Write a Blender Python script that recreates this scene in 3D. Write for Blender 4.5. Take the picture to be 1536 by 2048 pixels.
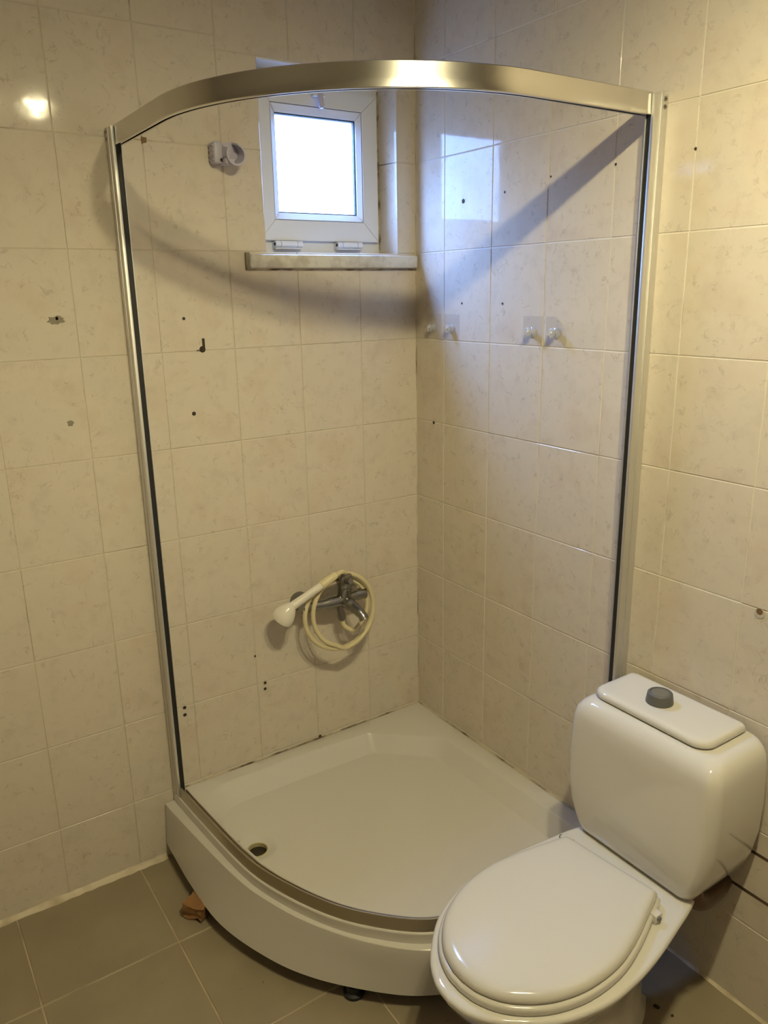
import bpy, bmesh, math, random
from mathutils import Vector, Matrix, noise as mnoise

for o in list(bpy.data.objects):
    bpy.data.objects.remove(o, do_unlink=True)
SC = bpy.context.scene
COL = SC.collection
R = math.radians
random.seed(7)

# ------------------------------------------------------------------ camera
cam_d = bpy.data.cameras.new('camera')
cam = bpy.data.objects.new('camera', cam_d)
COL.objects.link(cam)
cr = Vector((0.8300385, -0.5574414, -0.0171793))
cu = Vector((0.1651728, 0.2162898, 0.9622560))
cd = Vector((0.5326856, 0.8015471, -0.2716031))
M = Matrix((cr, cu, -cd)).transposed().to_4x4()
M.translation = Vector((-1.46814, -2.01045, 1.60877))
cam.matrix_world = M
cam_d.sensor_fit = 'HORIZONTAL'
cam_d.sensor_width = 36.0
cam_d.lens = 1566.9 / 1536.0 * 36.0
cam_d.clip_start = 0.02
SC.camera = cam

# ------------------------------------------------------------------ daylight and exposure
SKY_STRENGTH = 52.0
BULB_STRENGTH = 2520.0
LAMP_COL = (1.0, 0.885, 0.52)
world = bpy.data.worlds.new('sky')
SC.world = world
world.use_nodes = True
wn = world.node_tree.nodes
wl = world.node_tree.links
wn.clear()
w_out = wn.new('ShaderNodeOutputWorld')
w_bg = wn.new('ShaderNodeBackground')
w_bg.inputs['Color'].default_value = (0.265, 0.445, 1.0, 1)
w_bg.inputs['Strength'].default_value = SKY_STRENGTH
w_tc = wn.new('ShaderNodeTexCoord')
w_sp = wn.new('ShaderNodeSeparateXYZ'); wl.new(w_tc.outputs['Generated'], w_sp.inputs[0])
w_mr = wn.new('ShaderNodeMapRange')
w_mr.inputs[1].default_value = -1.0; w_mr.inputs[2].default_value = 1.0
wl.new(w_sp.outputs[2], w_mr.inputs[0])
w_cr = wn.new('ShaderNodeValToRGB')                        # dull overcast sky, brightest overhead, darker towards the horizon and the ground
for k_, (p_, v_) in enumerate([(0.49, 0.06), (0.51, 0.11), (1.0, 1.0)]):
    e_ = w_cr.color_ramp.elements[k_] if k_ < 2 else w_cr.color_ramp.elements.new(p_)
    e_.position = p_; e_.color = (v_, v_, v_, 1)
wl.new(w_mr.outputs[0], w_cr.inputs[0])
w_mu = wn.new('ShaderNodeMath'); w_mu.operation = 'MULTIPLY'; w_mu.inputs[1].default_value = SKY_STRENGTH * 3.0
wl.new(w_cr.outputs[0], w_mu.inputs[0]); wl.new(w_mu.outputs[0], w_bg.inputs['Strength'])
wl.new(w_bg.outputs[0], w_out.inputs[0])

pl = bpy.data.lights.new('window_portal', 'AREA')       # sampling portal for the sky, gives no light itself
pl.shape = 'RECTANGLE'; pl.size = 0.30; pl.size_y = 0.30
pl.cycles.is_portal = True
po = bpy.data.objects.new('window_portal', pl)
COL.objects.link(po)
po.location = (-0.285, 0.110, 1.951)
po.rotation_euler = (R(-90), 0, 0)

SC.view_settings.view_transform = 'Standard'
SC.view_settings.look = 'None'
SC.view_settings.gamma = 1.0
SC.view_settings.use_curve_mapping = False
SC.view_settings.exposure = 0.0

# ------------------------------------------------------------------ materials
MATS = {}


def nt(name):
    m = bpy.data.materials.new(name)
    m.use_nodes = True
    n, l = m.node_tree.nodes, m.node_tree.links
    b = n['Principled BSDF']
    MATS[name] = m
    return m, n, l, b


def simple(name, col, rough=0.4, metal=0.0, spec=0.5, bump=0.0, bscale=40.0, var=0.0, vscale=8.0, coat=0.0):
    m, n, l, b = nt(name)
    b.inputs['Base Color'].default_value = (*col, 1)
    b.inputs['Roughness'].default_value = rough
    b.inputs['Metallic'].default_value = metal
    b.inputs['Specular IOR Level'].default_value = spec
    b.inputs['Coat Weight'].default_value = coat
    b.inputs['Coat Roughness'].default_value = 0.05
    tc = n.new('ShaderNodeTexCoord')
    if var > 0:
        nz = n.new('ShaderNodeTexNoise'); nz.inputs['Scale'].default_value = vscale; nz.inputs['Detail'].default_value = 4
        l.new(tc.outputs['Object'], nz.inputs['Vector'])
        mx = n.new('ShaderNodeMix'); mx.data_type = 'RGBA'
        mx.inputs[6].default_value = (*[c * (1 - var) for c in col], 1)
        mx.inputs[7].default_value = (*[min(1, c * (1 + var)) for c in col], 1)
        l.new(nz.outputs['Fac'], mx.inputs[0]); l.new(mx.outputs[2], b.inputs['Base Color'])
    if bump > 0:
        nb = n.new('ShaderNodeTexNoise'); nb.inputs['Scale'].default_value = bscale; nb.inputs['Detail'].default_value = 3
        l.new(tc.outputs['Object'], nb.inputs['Vector'])
        bp = n.new('ShaderNodeBump'); bp.inputs['Strength'].default_value = bump; bp.inputs['Distance'].default_value = 0.002
        l.new(nb.outputs['Fac'], bp.inputs['Height']); l.new(bp.outputs[0], b.inputs['Normal'])
    return m


def ramp(n, stops):
    r = n.new('ShaderNodeValToRGB')
    e = r.color_ramp.elements
    while len(e) < len(stops):
        e.new(0.5)
    for k, (p, c) in enumerate(stops):
        e[k].position = p
        e[k].color = (*c, 1) if len(c) == 3 else c
    return r


def make_tile_mat():
    """glazed cream tile, fine grey veins and faint pink clouds, every tile its own cut of the print"""
    m, n, l, b = nt('glazed_wall_tile')
    tc = n.new('ShaderNodeTexCoord'); oi = n.new('ShaderNodeObjectInfo')
    cmb = n.new('ShaderNodeCombineXYZ')
    mul = n.new('ShaderNodeMath'); mul.operation = 'MULTIPLY'; mul.inputs[1].default_value = 37.0
    l.new(oi.outputs['Random'], mul.inputs[0])
    for k in range(3):
        l.new(mul.outputs[0], cmb.inputs[k])
    add = n.new('ShaderNodeVectorMath'); add.operation = 'ADD'
    l.new(tc.outputs['Object'], add.inputs[0]); l.new(cmb.outputs[0], add.inputs[1])
    # clouds
    n1 = n.new('ShaderNodeTexNoise'); n1.inputs['Scale'].default_value = 9; n1.inputs['Detail'].default_value = 3
    l.new(add.outputs[0], n1.inputs['Vector'])
    base = ramp(n, [(0.30, (0.605, 0.525, 0.440)), (0.46, (0.635, 0.570, 0.485)), (0.70, (0.612, 0.558, 0.480))])
    l.new(n1.outputs['Fac'], base.inputs[0])
    # veins: short broken scratches, the zero band of a rough noise cut up by a second one
    n2 = n.new('ShaderNodeTexNoise'); n2.inputs['Scale'].default_value = 17; n2.inputs['Detail'].default_value = 6
    n2.inputs['Roughness'].default_value = 0.62; n2.inputs['Distortion'].default_value = 0.9
    l.new(add.outputs[0], n2.inputs['Vector'])
    v = ramp(n, [(0.468, (0, 0, 0)), (0.490, (1, 1, 1)), (0.512, (0, 0, 0))])
    l.new(n2.outputs['Fac'], v.inputs[0])
    n3 = n.new('ShaderNodeTexNoise'); n3.inputs['Scale'].default_value = 40; n3.inputs['Detail'].default_value = 3
    l.new(add.outputs[0], n3.inputs['Vector'])
    k3 = ramp(n, [(0.50, (0, 0, 0)), (0.66, (1, 1, 1))])
    l.new(n3.outputs['Fac'], k3.inputs[0])
    vm = n.new('ShaderNodeMath'); vm.operation = 'MULTIPLY'
    l.new(v.outputs[0], vm.inputs[0]); l.new(k3.outputs[0], vm.inputs[1])
    n5 = n.new('ShaderNodeTexNoise'); n5.inputs['Scale'].default_value = 24; n5.inputs['Detail'].default_value = 5; n5.inputs['Roughness'].default_value = 0.6
    l.new(add.outputs[0], n5.inputs['Vector'])
    k5 = ramp(n, [(0.52, (0, 0, 0)), (0.80, (0.45, 0.45, 0.45))])
    l.new(n5.outputs['Fac'], k5.inputs[0])
    vx = n.new('ShaderNodeMath'); vx.operation = 'MAXIMUM'
    l.new(vm.outputs[0], vx.inputs[0]); l.new(k5.outputs[0], vx.inputs[1])
    vs = n.new('ShaderNodeMath'); vs.operation = 'MULTIPLY'; vs.inputs[1].default_value = 0.58
    l.new(vx.outputs[0], vs.inputs[0])
    mx = n.new('ShaderNodeMix'); mx.data_type = 'RGBA'
    l.new(vs.outputs[0], mx.inputs[0]); l.new(base.outputs[0], mx.inputs[6]); mx.inputs[7].default_value = (0.33, 0.285, 0.235, 1)
    l.new(mx.outputs[2], b.inputs['Base Color'])
    b.inputs['Roughness'].default_value = 0.07
    b.inputs['Specular IOR Level'].default_value = 0.24
    # very slight waviness of the glaze
    n4 = n.new('ShaderNodeTexNoise'); n4.inputs['Scale'].default_value = 34; n4.inputs['Detail'].default_value = 1
    l.new(add.outputs[0], n4.inputs['Vector'])
    bp = n.new('ShaderNodeBump'); bp.inputs['Strength'].default_value = 0.10; bp.inputs['Distance'].default_value = 0.0012
    l.new(n4.outputs['Fac'], bp.inputs['Height']); l.new(bp.outputs[0], b.inputs['Normal'])
    return m


def make_far_tile_mat():
    m, n, l, b = nt('tiled_wall_beyond')
    geo = n.new('ShaderNodeNewGeometry')
    sp = n.new('ShaderNodeSeparateXYZ'); l.new(geo.outputs['Position'], sp.inputs[0])
    ad = n.new('ShaderNodeMath'); ad.operation = 'ADD'
    l.new(sp.outputs[0], ad.inputs[0]); l.new(sp.outputs[1], ad.inputs[1])
    cb = n.new('ShaderNodeCombineXYZ'); l.new(ad.outputs[0], cb.inputs[0]); l.new(sp.outputs[2], cb.inputs[1])
    br = n.new('ShaderNodeTexBrick'); br.offset = 0
    br.inputs['Scale'].default_value = 1; br.inputs['Mortar Size'].default_value = 0.0015
    br.inputs['Brick Width'].default_value = 0.201; br.inputs['Row Height'].default_value = 0.25
    br.inputs['Color1'].default_value = (0.45, 0.41, 0.36, 1); br.inputs['Color2'].default_value = (0.44, 0.40, 0.35, 1)
    br.inputs['Mortar'].default_value = (0.46, 0.43, 0.38, 1)
    l.new(cb.outputs[0], br.inputs['Vector']); l.new(br.outputs['Color'], b.inputs['Base Color'])
    b.inputs['Roughness'].default_value = 0.1
    return m


def make_dirty(name, clean, dirt, lo, hi, scale=30.0, rough=0.7, stretch=(1, 1, 1)):
    m, n, l, b = nt(name)
    tc = n.new('ShaderNodeTexCoord')
    mp = n.new('ShaderNodeMapping'); mp.inputs['Scale'].default_value = stretch
    l.new(tc.outputs['Object'], mp.inputs['Vector'])
    nz = n.new('ShaderNodeTexNoise'); nz.inputs['Scale'].default_value = scale; nz.inputs['Detail'].default_value = 5
    l.new(mp.outputs[0], nz.inputs['Vector'])
    r = ramp(n, [(lo, clean), (hi, dirt)])
    l.new(nz.outputs['Fac'], r.inputs[0]); l.new(r.outputs[0], b.inputs['Base Color'])
    b.inputs['Roughness'].default_value = rough
    return m


def make_metal(name, col, rough, stretch=(1, 1, 120), amt=0.10):
    m, n, l, b = nt(name)
    b.inputs['Base Color'].default_value = (*col, 1)
    b.inputs['Metallic'].default_value = 1.0
    tc = n.new('ShaderNodeTexCoord'); mp = n.new('ShaderNodeMapping'); mp.inputs['Scale'].default_value = stretch
    l.new(tc.outputs['Object'], mp.inputs['Vector'])
    nz = n.new('ShaderNodeTexNoise'); nz.inputs['Scale'].default_value = 14; nz.inputs['Detail'].default_value = 3
    l.new(mp.outputs[0], nz.inputs['Vector'])
    mr = n.new('ShaderNodeMapRange'); mr.inputs[3].default_value = rough - amt; mr.inputs[4].default_value = rough + amt
    l.new(nz.outputs['Fac'], mr.inputs[0]); l.new(mr.outputs[0], b.inputs['Roughness'])
    bp = n.new('ShaderNodeBump'); bp.inputs['Strength'].default_value = 0.02; bp.inputs['Distance'].default_value = 0.0002
    l.new(nz.outputs['Fac'], bp.inputs['Height']); l.new(bp.outputs[0], b.inputs['Normal'])
    return m


def make_floor_mat():
    m, n, l, b = nt('floor_tile')
    tc = n.new('ShaderNodeTexCoord'); oi = n.new('ShaderNodeObjectInfo')
    mul = n.new('ShaderNodeMath'); mul.operation = 'MULTIPLY'; mul.inputs[1].default_value = 20
    l.new(oi.outputs['Random'], mul.inputs[0])
    add = n.new('ShaderNodeVectorMath'); add.operation = 'ADD'
    l.new(tc.outputs['Object'], add.inputs[0]); l.new(mul.outputs[0], add.inputs[1])
    nz = n.new('ShaderNodeTexNoise'); nz.inputs['Scale'].default_value = 7; nz.inputs['Detail'].default_value = 6
    l.new(add.outputs[0], nz.inputs['Vector'])
    r = ramp(n, [(0.3, (0.25, 0.205, 0.135)), (0.7, (0.29, 0.243, 0.163))])
    l.new(nz.outputs['Fac'], r.inputs[0])
    n2 = n.new('ShaderNodeTexNoise'); n2.inputs['Scale'].default_value = 60; n2.inputs['Detail'].default_value = 2
    l.new(add.outputs[0], n2.inputs['Vector'])
    k = ramp(n, [(0.72, (0, 0, 0)), (0.78, (1, 1, 1))]); l.new(n2.outputs['Fac'], k.inputs[0])
    mx = n.new('ShaderNodeMix'); mx.data_type = 'RGBA'
    l.new(k.outputs[0], mx.inputs[0]); l.new(r.outputs[0], mx.inputs[6]); mx.inputs[7].default_value = (0.2, 0.15, 0.08, 1)
    l.new(mx.outputs[2], b.inputs['Base Color'])
    b.inputs['Roughness'].default_value = 0.42
    return m


def make_pane():
    m, n, l, b = nt('window_glass')
    out = n['Material Output']; n.remove(b)
    tr = n.new('ShaderNodeBsdfTransparent'); tr.inputs[0].default_value = (0.96, 0.98, 0.98, 1)
    gl = n.new('ShaderNodeBsdfGlossy'); gl.inputs['Roughness'].default_value = 0.02
    lw = n.new('ShaderNodeLayerWeight'); lw.inputs[0].default_value = 0.5
    pw = n.new('ShaderNodeMath'); pw.operation = 'POWER'; pw.inputs[1].default_value = 5.0
    l.new(lw.outputs['Facing'], pw.inputs[0])
    fr = n.new('ShaderNodeMath'); fr.operation = 'MULTIPLY_ADD'; fr.inputs[1].default_value = 0.9; fr.inputs[2].default_value = 0.03
    l.new(pw.outputs[0], fr.inputs[0])
    mx = n.new('ShaderNodeMixShader')
    l.new(fr.outputs[0], mx.inputs[0]); l.new(tr.outputs[0], mx.inputs[1]); l.new(gl.outputs[0], mx.inputs[2])
    l.new(mx.outputs[0], out.inputs[0])
    return m


def make_clear(name, tint=(0.93, 0.93, 0.95), alpha_fac=0.12):
    m, n, l, b = nt(name)
    out = n['Material Output']
    b.inputs['Base Color'].default_value = (0.72, 0.72, 0.74, 1)
    b.inputs['Roughness'].default_value = 0.08
    tr = n.new('ShaderNodeBsdfTransparent'); tr.inputs[0].default_value = (*tint, 1)
    mx = n.new('ShaderNodeMixShader'); mx.inputs[0].default_value = alpha_fac
    l.new(tr.outputs[0], mx.inputs[1]); l.new(b.outputs[0], mx.inputs[2]); l.new(mx.outputs[0], out.inputs[0])
    return m


def make_emit(name, col, s):
    m, n, l, b = nt(name)
    b.inputs['Base Color'].default_value = (0.9, 0.9, 0.9, 1)
    b.inputs['Emission Color'].default_value = (*col, 1)
    b.inputs['Emission Strength'].default_value = s
    return m


TILE = make_tile_mat()
FAR = make_far_tile_mat()
GROUT_L = make_dirty('cream_grout', (0.57, 0.51, 0.42), (0.28, 0.21, 0.14), 0.60, 0.74, 9.0)
GROUT_R = make_dirty('pale_grout', (0.68, 0.64, 0.57), (0.34, 0.27, 0.18), 0.60, 0.78, 7.0)
GROUT_DARK = make_dirty('dark_open_joint', (0.05, 0.03, 0.015), (0.12, 0.08, 0.05), 0.4, 0.7, 20.0)
GROUT_F = make_dirty('floor_grout', (0.46, 0.37, 0.25), (0.30, 0.23, 0.15), 0.45, 0.65, 9.0)
CAULK = make_dirty('old_caulk', (0.60, 0.52, 0.38), (0.40, 0.32, 0.21), 0.45, 0.68, 14.0, 0.5)
MOULD = make_dirty('mouldy_caulk', (0.52, 0.45, 0.33), (0.10, 0.065, 0.03), 0.44, 0.62, 13.0, 0.6)
MOULD_V = make_dirty('mouldy_corner_caulk', (0.56, 0.49, 0.38), (0.13, 0.09, 0.05), 0.50, 0.66, 6.0, 0.6, (4, 4, 1))
FLOORT = make_floor_mat()
PLASTER = simple('white_paint', (0.60, 0.59, 0.56), 0.7, bump=0.15)
PVC = simple('white_window_plastic', (0.74, 0.75, 0.78), 0.28)
PVC_GAP = simple('dark_gasket', (0.03, 0.035, 0.04), 0.5)
SILL = make_dirty('stained_sill', (0.64, 0.62, 0.58), (0.36, 0.32, 0.26), 0.46, 0.74, 22.0, 0.32)
ALU = make_metal('brushed_aluminium', (0.66, 0.64, 0.60), 0.17, (2, 2, 160), 0.03)
ALU_D = make_metal('satin_aluminium', (0.74, 0.73, 0.71), 0.52, (60, 60, 1), 0.04)
ALU_B = make_metal('dull_bottom_rail', (0.50, 0.46, 0.38), 0.30, (1, 1, 60), 0.03)
BLACK = simple('black_rubber_slot_shade', (0.012, 0.012, 0.014), 0.6)  # rubber parts, and the painted shade in the profile slots
ACRYL = simple('white_acrylic', (0.615, 0.59, 0.545), 0.16, bump=0.02, bscale=120, coat=0.2)
CERAM = simple('white_ceramic', (0.66, 0.635, 0.585), 0.06, coat=0.4)
SEATP = simple('white_seat_plastic', (0.64, 0.615, 0.565), 0.13, coat=0.2)
STAIN = make_dirty('limescale_ceramic', (0.74, 0.70, 0.60), (0.66, 0.57, 0.40), 0.45, 0.68, 12.0, 0.3)
GREYP = simple('grey_plastic', (0.105, 0.105, 0.10), 0.42, bump=0.05)
GREYP2 = simple('grey_plastic_inset', (0.16, 0.15, 0.13), 0.5)
CHROME = make_metal('worn_chrome', (0.30, 0.29, 0.27), 0.26, (1, 1, 1), 0.08)
HOSE = simple('cream_hose', (0.66, 0.58, 0.36), 0.35)
WHITEP = simple('white_shower_plastic', (0.74, 0.70, 0.62), 0.22)
HOLDER = simple('lilac_white_plastic', (0.50, 0.48, 0.60), 0.3)
BRASS = simple('drain_ring', (0.50, 0.44, 0.26), 0.4, var=0.25, vscale=60)
DRAIN = simple('drain_dark', (0.02, 0.016, 0.01), 0.35)
WOOD = simple('rough_brown_wood', (0.25, 0.125, 0.045), 0.7, bump=0.6, bscale=60, var=0.35, vscale=30)
DARK_PANEL = simple('dark_panel_brown', (0.12, 0.075, 0.045), 0.45, var=0.2, vscale=6)
HOLEM = simple('drill_hole_dark', (0.03, 0.02, 0.012), 0.8)
PLUG = simple('plug_rim', (0.50, 0.46, 0.40), 0.6)
CHIP = simple('bare_cement', (0.25, 0.22, 0.17), 0.85, bump=0.5, bscale=200, var=0.2, vscale=120)
RUSTM = simple('rusty_brown', (0.17, 0.10, 0.04), 0.7, var=0.3, vscale=90)
PIPE = simple('brown_waste_pipe', (0.10, 0.055, 0.03), 0.35)
CLEAR = make_clear('clear_hook_pad', (0.97, 0.97, 0.98), 0.10)
CLEARK = make_clear('clear_hook_knob', (0.90, 0.91, 0.94), 0.42)
PANE = make_pane()
BULB = make_emit('bulb_glow', LAMP_COL, BULB_STRENGTH * 0.54)
BULB2 = make_emit('bulb_glow_weaker', LAMP_COL, BULB_STRENGTH * 0.47)


# ------------------------------------------------------------------ helpers
def tag(o, label=None, cat=None, group=None, kind=None):
    if label: o['label'] = label
    if cat: o['category'] = cat
    if group: o['group'] = group
    if kind: o['kind'] = kind
    return o


def empty(name, loc, label=None, cat=None, group=None, kind=None):
    o = bpy.data.objects.new(name, None)
    o.empty_display_size = 0.05
    o.location = loc
    COL.objects.link(o)
    return tag(o, label, cat, group, kind)


def adopt(o, parent):
    if parent is None:
        return
    o.parent = parent
    if parent.type == 'EMPTY':
        o.matrix_parent_inverse = Matrix.Translation(-Vector(parent.location))


def mesh(name, verts, faces, mat, parent=None, smooth=None, fix=True):
    me = bpy.data.meshes.new(name)
    me.from_pydata([tuple(v) for v in verts], [], faces)
    if fix:
        bm = bmesh.new(); bm.from_mesh(me)
        bmesh.ops.remove_doubles(bm, verts=bm.verts, dist=1e-6)
        bmesh.ops.recalc_face_normals(bm, faces=bm.faces)
        bm.to_mesh(me); bm.free()
    me.materials.append(mat)
    if smooth is not None:
        me.polygons.foreach_set('use_smooth', [True] * len(me.polygons))
        me.set_sharp_from_angle(angle=R(smooth))
    me.update()
    o = bpy.data.objects.new(name, me)
    COL.objects.link(o)
    adopt(o, parent)
    return o


def bm_obj(name, bm, mat, parent=None, smooth=None):
    me = bpy.data.meshes.new(name)
    bmesh.ops.recalc_face_normals(bm, faces=bm.faces)
    bm.to_mesh(me); bm.free()
    me.materials.append(mat)
    if smooth is not None:
        me.polygons.foreach_set('use_smooth', [True] * len(me.polygons))
        me.set_sharp_from_angle(angle=R(smooth))
    o = bpy.data.objects.new(name, me)
    COL.objects.link(o)
    adopt(o, parent)
    return o


def box_geo(x0, x1, y0, y1, z0, z1):
    v = [(x0, y0, z0), (x1, y0, z0), (x1, y1, z0), (x0, y1, z0), (x0, y0, z1), (x1, y0, z1), (x1, y1, z1), (x0, y1, z1)]
    f = [(0, 3, 2, 1), (4, 5, 6, 7), (0, 1, 5, 4), (1, 2, 6, 5), (2, 3, 7, 6), (3, 0, 4, 7)]
    return v, f


def box(name, x0, x1, y0, y1, z0, z1, mat, parent=None, bevel=0.0, seg=2):
    v, f = box_geo(min(x0, x1), max(x0, x1), min(y0, y1), max(y0, y1), min(z0, z1), max(z0, z1))
    bm = bmesh.new()
    bv = [bm.verts.new(p) for p in v]
    for q in f:
        bm.faces.new([bv[i] for i in q])
    if bevel > 0:
        bmesh.ops.bevel(bm, geom=list(bm.edges), offset=bevel, segments=seg, affect='EDGES', profile=0.5)
    return bm_obj(name, bm, mat, parent, 40 if bevel > 0 else None)


def boxes(name, lst, mat, parent=None):
    V, F = [], []
    for b in lst:
        v, f = box_geo(*b)
        o = len(V); V += v; F += [tuple(i + o for i in q) for q in f]
    me = bpy.data.meshes.new(name)
    me.from_pydata(V, [], F); me.materials.append(mat); me.update()
    ob = bpy.data.objects.new(name, me); COL.objects.link(ob); adopt(ob, parent)
    return ob


def catmull(pts, n=8, closed=False):
    pts = [Vector(p) for p in pts]
    out = []
    N = len(pts)
    rng = N if closed else N - 1
    for i in range(rng):
        if closed:
            p0, p1, p2, p3 = pts[i - 1], pts[i], pts[(i + 1) % N], pts[(i + 2) % N]
        else:
            p1, p2 = pts[i], pts[i + 1]
            p0 = pts[i - 1] if i > 0 else p1 * 2 - p2
            p3 = pts[i + 2] if i + 2 < N else p2 * 2 - p1
        for k in range(n):
            t = k / n
            out.append(0.5 * ((2 * p1) + (-p0 + p2) * t + (2 * p0 - 5 * p1 + 4 * p2 - p3) * t * t + (-p0 + 3 * p1 - 3 * p2 + p3) * t ** 3))
    if not closed:
        out.append(pts[-1])
    return out


def tube(name, pts, rad, mat, parent=None, seg=12, caps=True, closed=False):
    pts = [Vector(p) for p in pts]
    rads = rad if isinstance(rad, (list, tuple)) else [rad] * len(pts)
    V, F = [], []
    N = len(pts)
    ref = None
    for i, p in enumerate(pts):
        a = pts[i - 1] if (i > 0 or closed) else p
        b = pts[(i + 1) % N] if (i < N - 1 or closed) else p
        t = (b - a).normalized()
        if ref is None:
            ref = Vector((0, 0, 1)) if abs(t.z) < 0.9 else Vector((1, 0, 0))
        s = (ref - t * ref.dot(t)).normalized()
        ref = s
        q = t.cross(s)
        for k in range(seg):
            ang = 2 * math.pi * k / seg
            V.append(p + (s * math.cos(ang) + q * math.sin(ang)) * rads[i])
    for i in range(N if closed else N - 1):
        j = (i + 1) % N
        for k in range(seg):
            k2 = (k + 1) % seg
            F.append((i * seg + k, i * seg + k2, j * seg + k2, j * seg + k))
    if caps and not closed:
        F.append(tuple(range(seg - 1, -1, -1)))
        F.append(tuple((N - 1) * seg + k for k in range(seg)))
    return mesh(name, V, F, mat, parent, 50)


def lathe(name, base, axis, prof, mat, parent=None, seg=28, smooth=40):
    """prof: list of (distance along axis, radius)"""
    base = Vector(base); ax = Vector(axis).normalized()
    ref = Vector((0, 0, 1)) if abs(ax.z) < 0.9 else Vector((1, 0, 0))
    s = ax.cross(ref).normalized(); q = ax.cross(s)
    V, F = [], []
    for d, r in prof:
        for k in range(seg):
            a = 2 * math.pi * k / seg
            V.append(base + ax * d + (s * math.cos(a) + q * math.sin(a)) * max(r, 1e-5))
    for i in range(len(prof) - 1):
        for k in range(seg):
            k2 = (k + 1) % seg
            F.append((i * seg + k, i * seg + k2, (i + 1) * seg + k2, (i + 1) * seg + k))
    F.append(tuple(range(seg)))
    F.append(tuple((len(prof) - 1) * seg + k for k in range(seg)))
    return mesh(name, V, F, mat, parent, smooth)


def loft(name, loops, mat, parent=None, smooth=35, cap0=True, cap1=True):
    V, F = [], []
    n = len(loops[0])
    for lp in loops:
        V += [tuple(p) for p in lp]
    for i in range(len(loops) - 1):
        for k in range(n):
            k2 = (k + 1) % n
            F.append((i * n + k, i * n + k2, (i + 1) * n + k2, (i + 1) * n + k))
    if cap0: F.append(tuple(range(n)))
    if cap1: F.append(tuple((len(loops) - 1) * n + k for k in range(n)))
    return mesh(name, V, F, mat, parent, smooth)


def sweep(name, path, prof, mat, parent=None, smooth=30):
    """path: 2D points in plan; prof: closed list of (offset along outward normal, z)"""
    P = [Vector((p[0], p[1])) for p in path]
    V, F = [], []
    n = len(prof)
    for i, p in enumerate(P):
        a = P[max(0, i - 1)]; b = P[min(len(P) - 1, i + 1)]
        t = (b - a).normalized()
        nrm = Vector((t.y, -t.x))           # to the right of travel
        if nrm.dot(p - Vector((-0.2, -0.2))) < 0:
            nrm = -nrm
        for (o, z) in prof:
            V.append((p.x + nrm.x * o, p.y + nrm.y * o, z))
    for i in range(len(P) - 1):
        for k in range(n):
            k2 = (k + 1) % n
            F.append((i * n + k, i * n + k2, (i + 1) * n + k2, (i + 1) * n + k))
    F.append(tuple(range(n))); F.append(tuple((len(P) - 1) * n + k for k in range(n)))
    return mesh(name, V, F, mat, parent, smooth)


def round_poly(pts, rads, seg=8):
    """closed polygon with filleted corners"""
    out = []
    N = len(pts)
    for i in range(N):
        p = Vector(pts[i]); a = Vector(pts[i - 1]); b = Vector(pts[(i + 1) % N])
        r = rads[i]
        if r <= 0:
            out.append(p); continue
        d1 = (a - p).normalized(); d2 = (b - p).normalized()
        ang = d1.angle(d2)
        L = r / math.tan(ang / 2)
        s = p + d1 * L; e = p + d2 * L
        bis = (d1 + d2).normalized()
        c = p + bis * (r / math.sin(ang / 2))
        v0 = s - c; v1 = e - c
        full = v0.angle(v1)
        for k in range(seg + 1):
            t = k / seg
            w = (v0 * math.sin((1 - t) * full) + v1 * math.sin(t * full)) / max(1e-9, math.sin(full))
            out.append(c + w)
    return out


def polar(poly, c, n):
    """resample a star-shaped closed polygon by angle about c"""
    c = Vector(c)
    out = []
    P = [Vector((p[0], p[1])) for p in poly]
    for k in range(n):
        a = 2 * math.pi * k / n
        d = Vector((math.cos(a), math.sin(a)))
        best = None
        for i in range(len(P)):
            p, q = P[i] - c, P[(i + 1) % len(P)] - c
            e = q - p
            den = d.x * e.y - d.y * e.x
            if abs(den) < 1e-12: continue
            t = (p.x * e.y - p.y * e.x) / den
            s = (p.x * d.y - p.y * d.x) / den
            if t > 0 and -1e-6 <= s <= 1 + 1e-6:
                if best is None or t > best: best = t
        out.append(c + d * (best or 0.01))
    return out


# ------------------------------------------------------------------ room shell
ROOM_X = -2.05
ROOM_Y = -2.90
CEIL = 2.60
NX0, NX1, NZ0, NZ1 = -0.495, -0.066, 1.712, 2.184        # window niche
GD = 0.0013                                               # grout lies this far behind the tile faces
T = 0.125

wall_left = boxes('wall_left', [
    (ROOM_X - 0.2, NX0, GD, T, -0.15, CEIL + 0.1),
    (NX1, 0.25, GD, T, -0.15, CEIL + 0.1),
    (NX0, NX1, GD, T, -0.15, NZ0),
    (NX0, NX1, GD, T, NZ1, CEIL + 0.1)], GROUT_L)
tag(wall_left, 'cream marbled tile wall with the small window and shower mixer', kind='structure')
wall_right = boxes('wall_right', [(GD, 0.25, ROOM_Y - 0.2, GD, -0.15, CEIL + 0.1)], GROUT_R)
tag(wall_right, 'cream marbled tile wall behind the toilet', kind='structure')
wall_rear = boxes('wall_rear', [(ROOM_X - 0.2, GD, ROOM_Y - 0.2, ROOM_Y, -0.15, CEIL + 0.1)], FAR)
box('unseen_dark_panel', -1.75, -0.95, ROOM_Y - 0.001, ROOM_Y + 0.04, 0.0, 2.03, DARK_PANEL, None, 0.004)['kind'] = 'structure'  # unseen dark panel added to soak up light bouncing around the room
bpy.data.objects['unseen_dark_panel']['label'] = 'added dark door-sized panel, unseen behind the viewer, that cuts bounced light'
tag(wall_rear, 'tiled wall behind the viewer', kind='structure')
wall_side = boxes('wall_side', [(ROOM_X - 0.2, ROOM_X, ROOM_Y, GD, -0.15, CEIL + 0.1)], FAR)
tag(wall_side, 'tiled wall at the left of the viewer', kind='structure')
ceiling = boxes('ceiling', [(ROOM_X, GD, ROOM_Y, GD, CEIL, CEIL + 0.1)], PLASTER)
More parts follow.
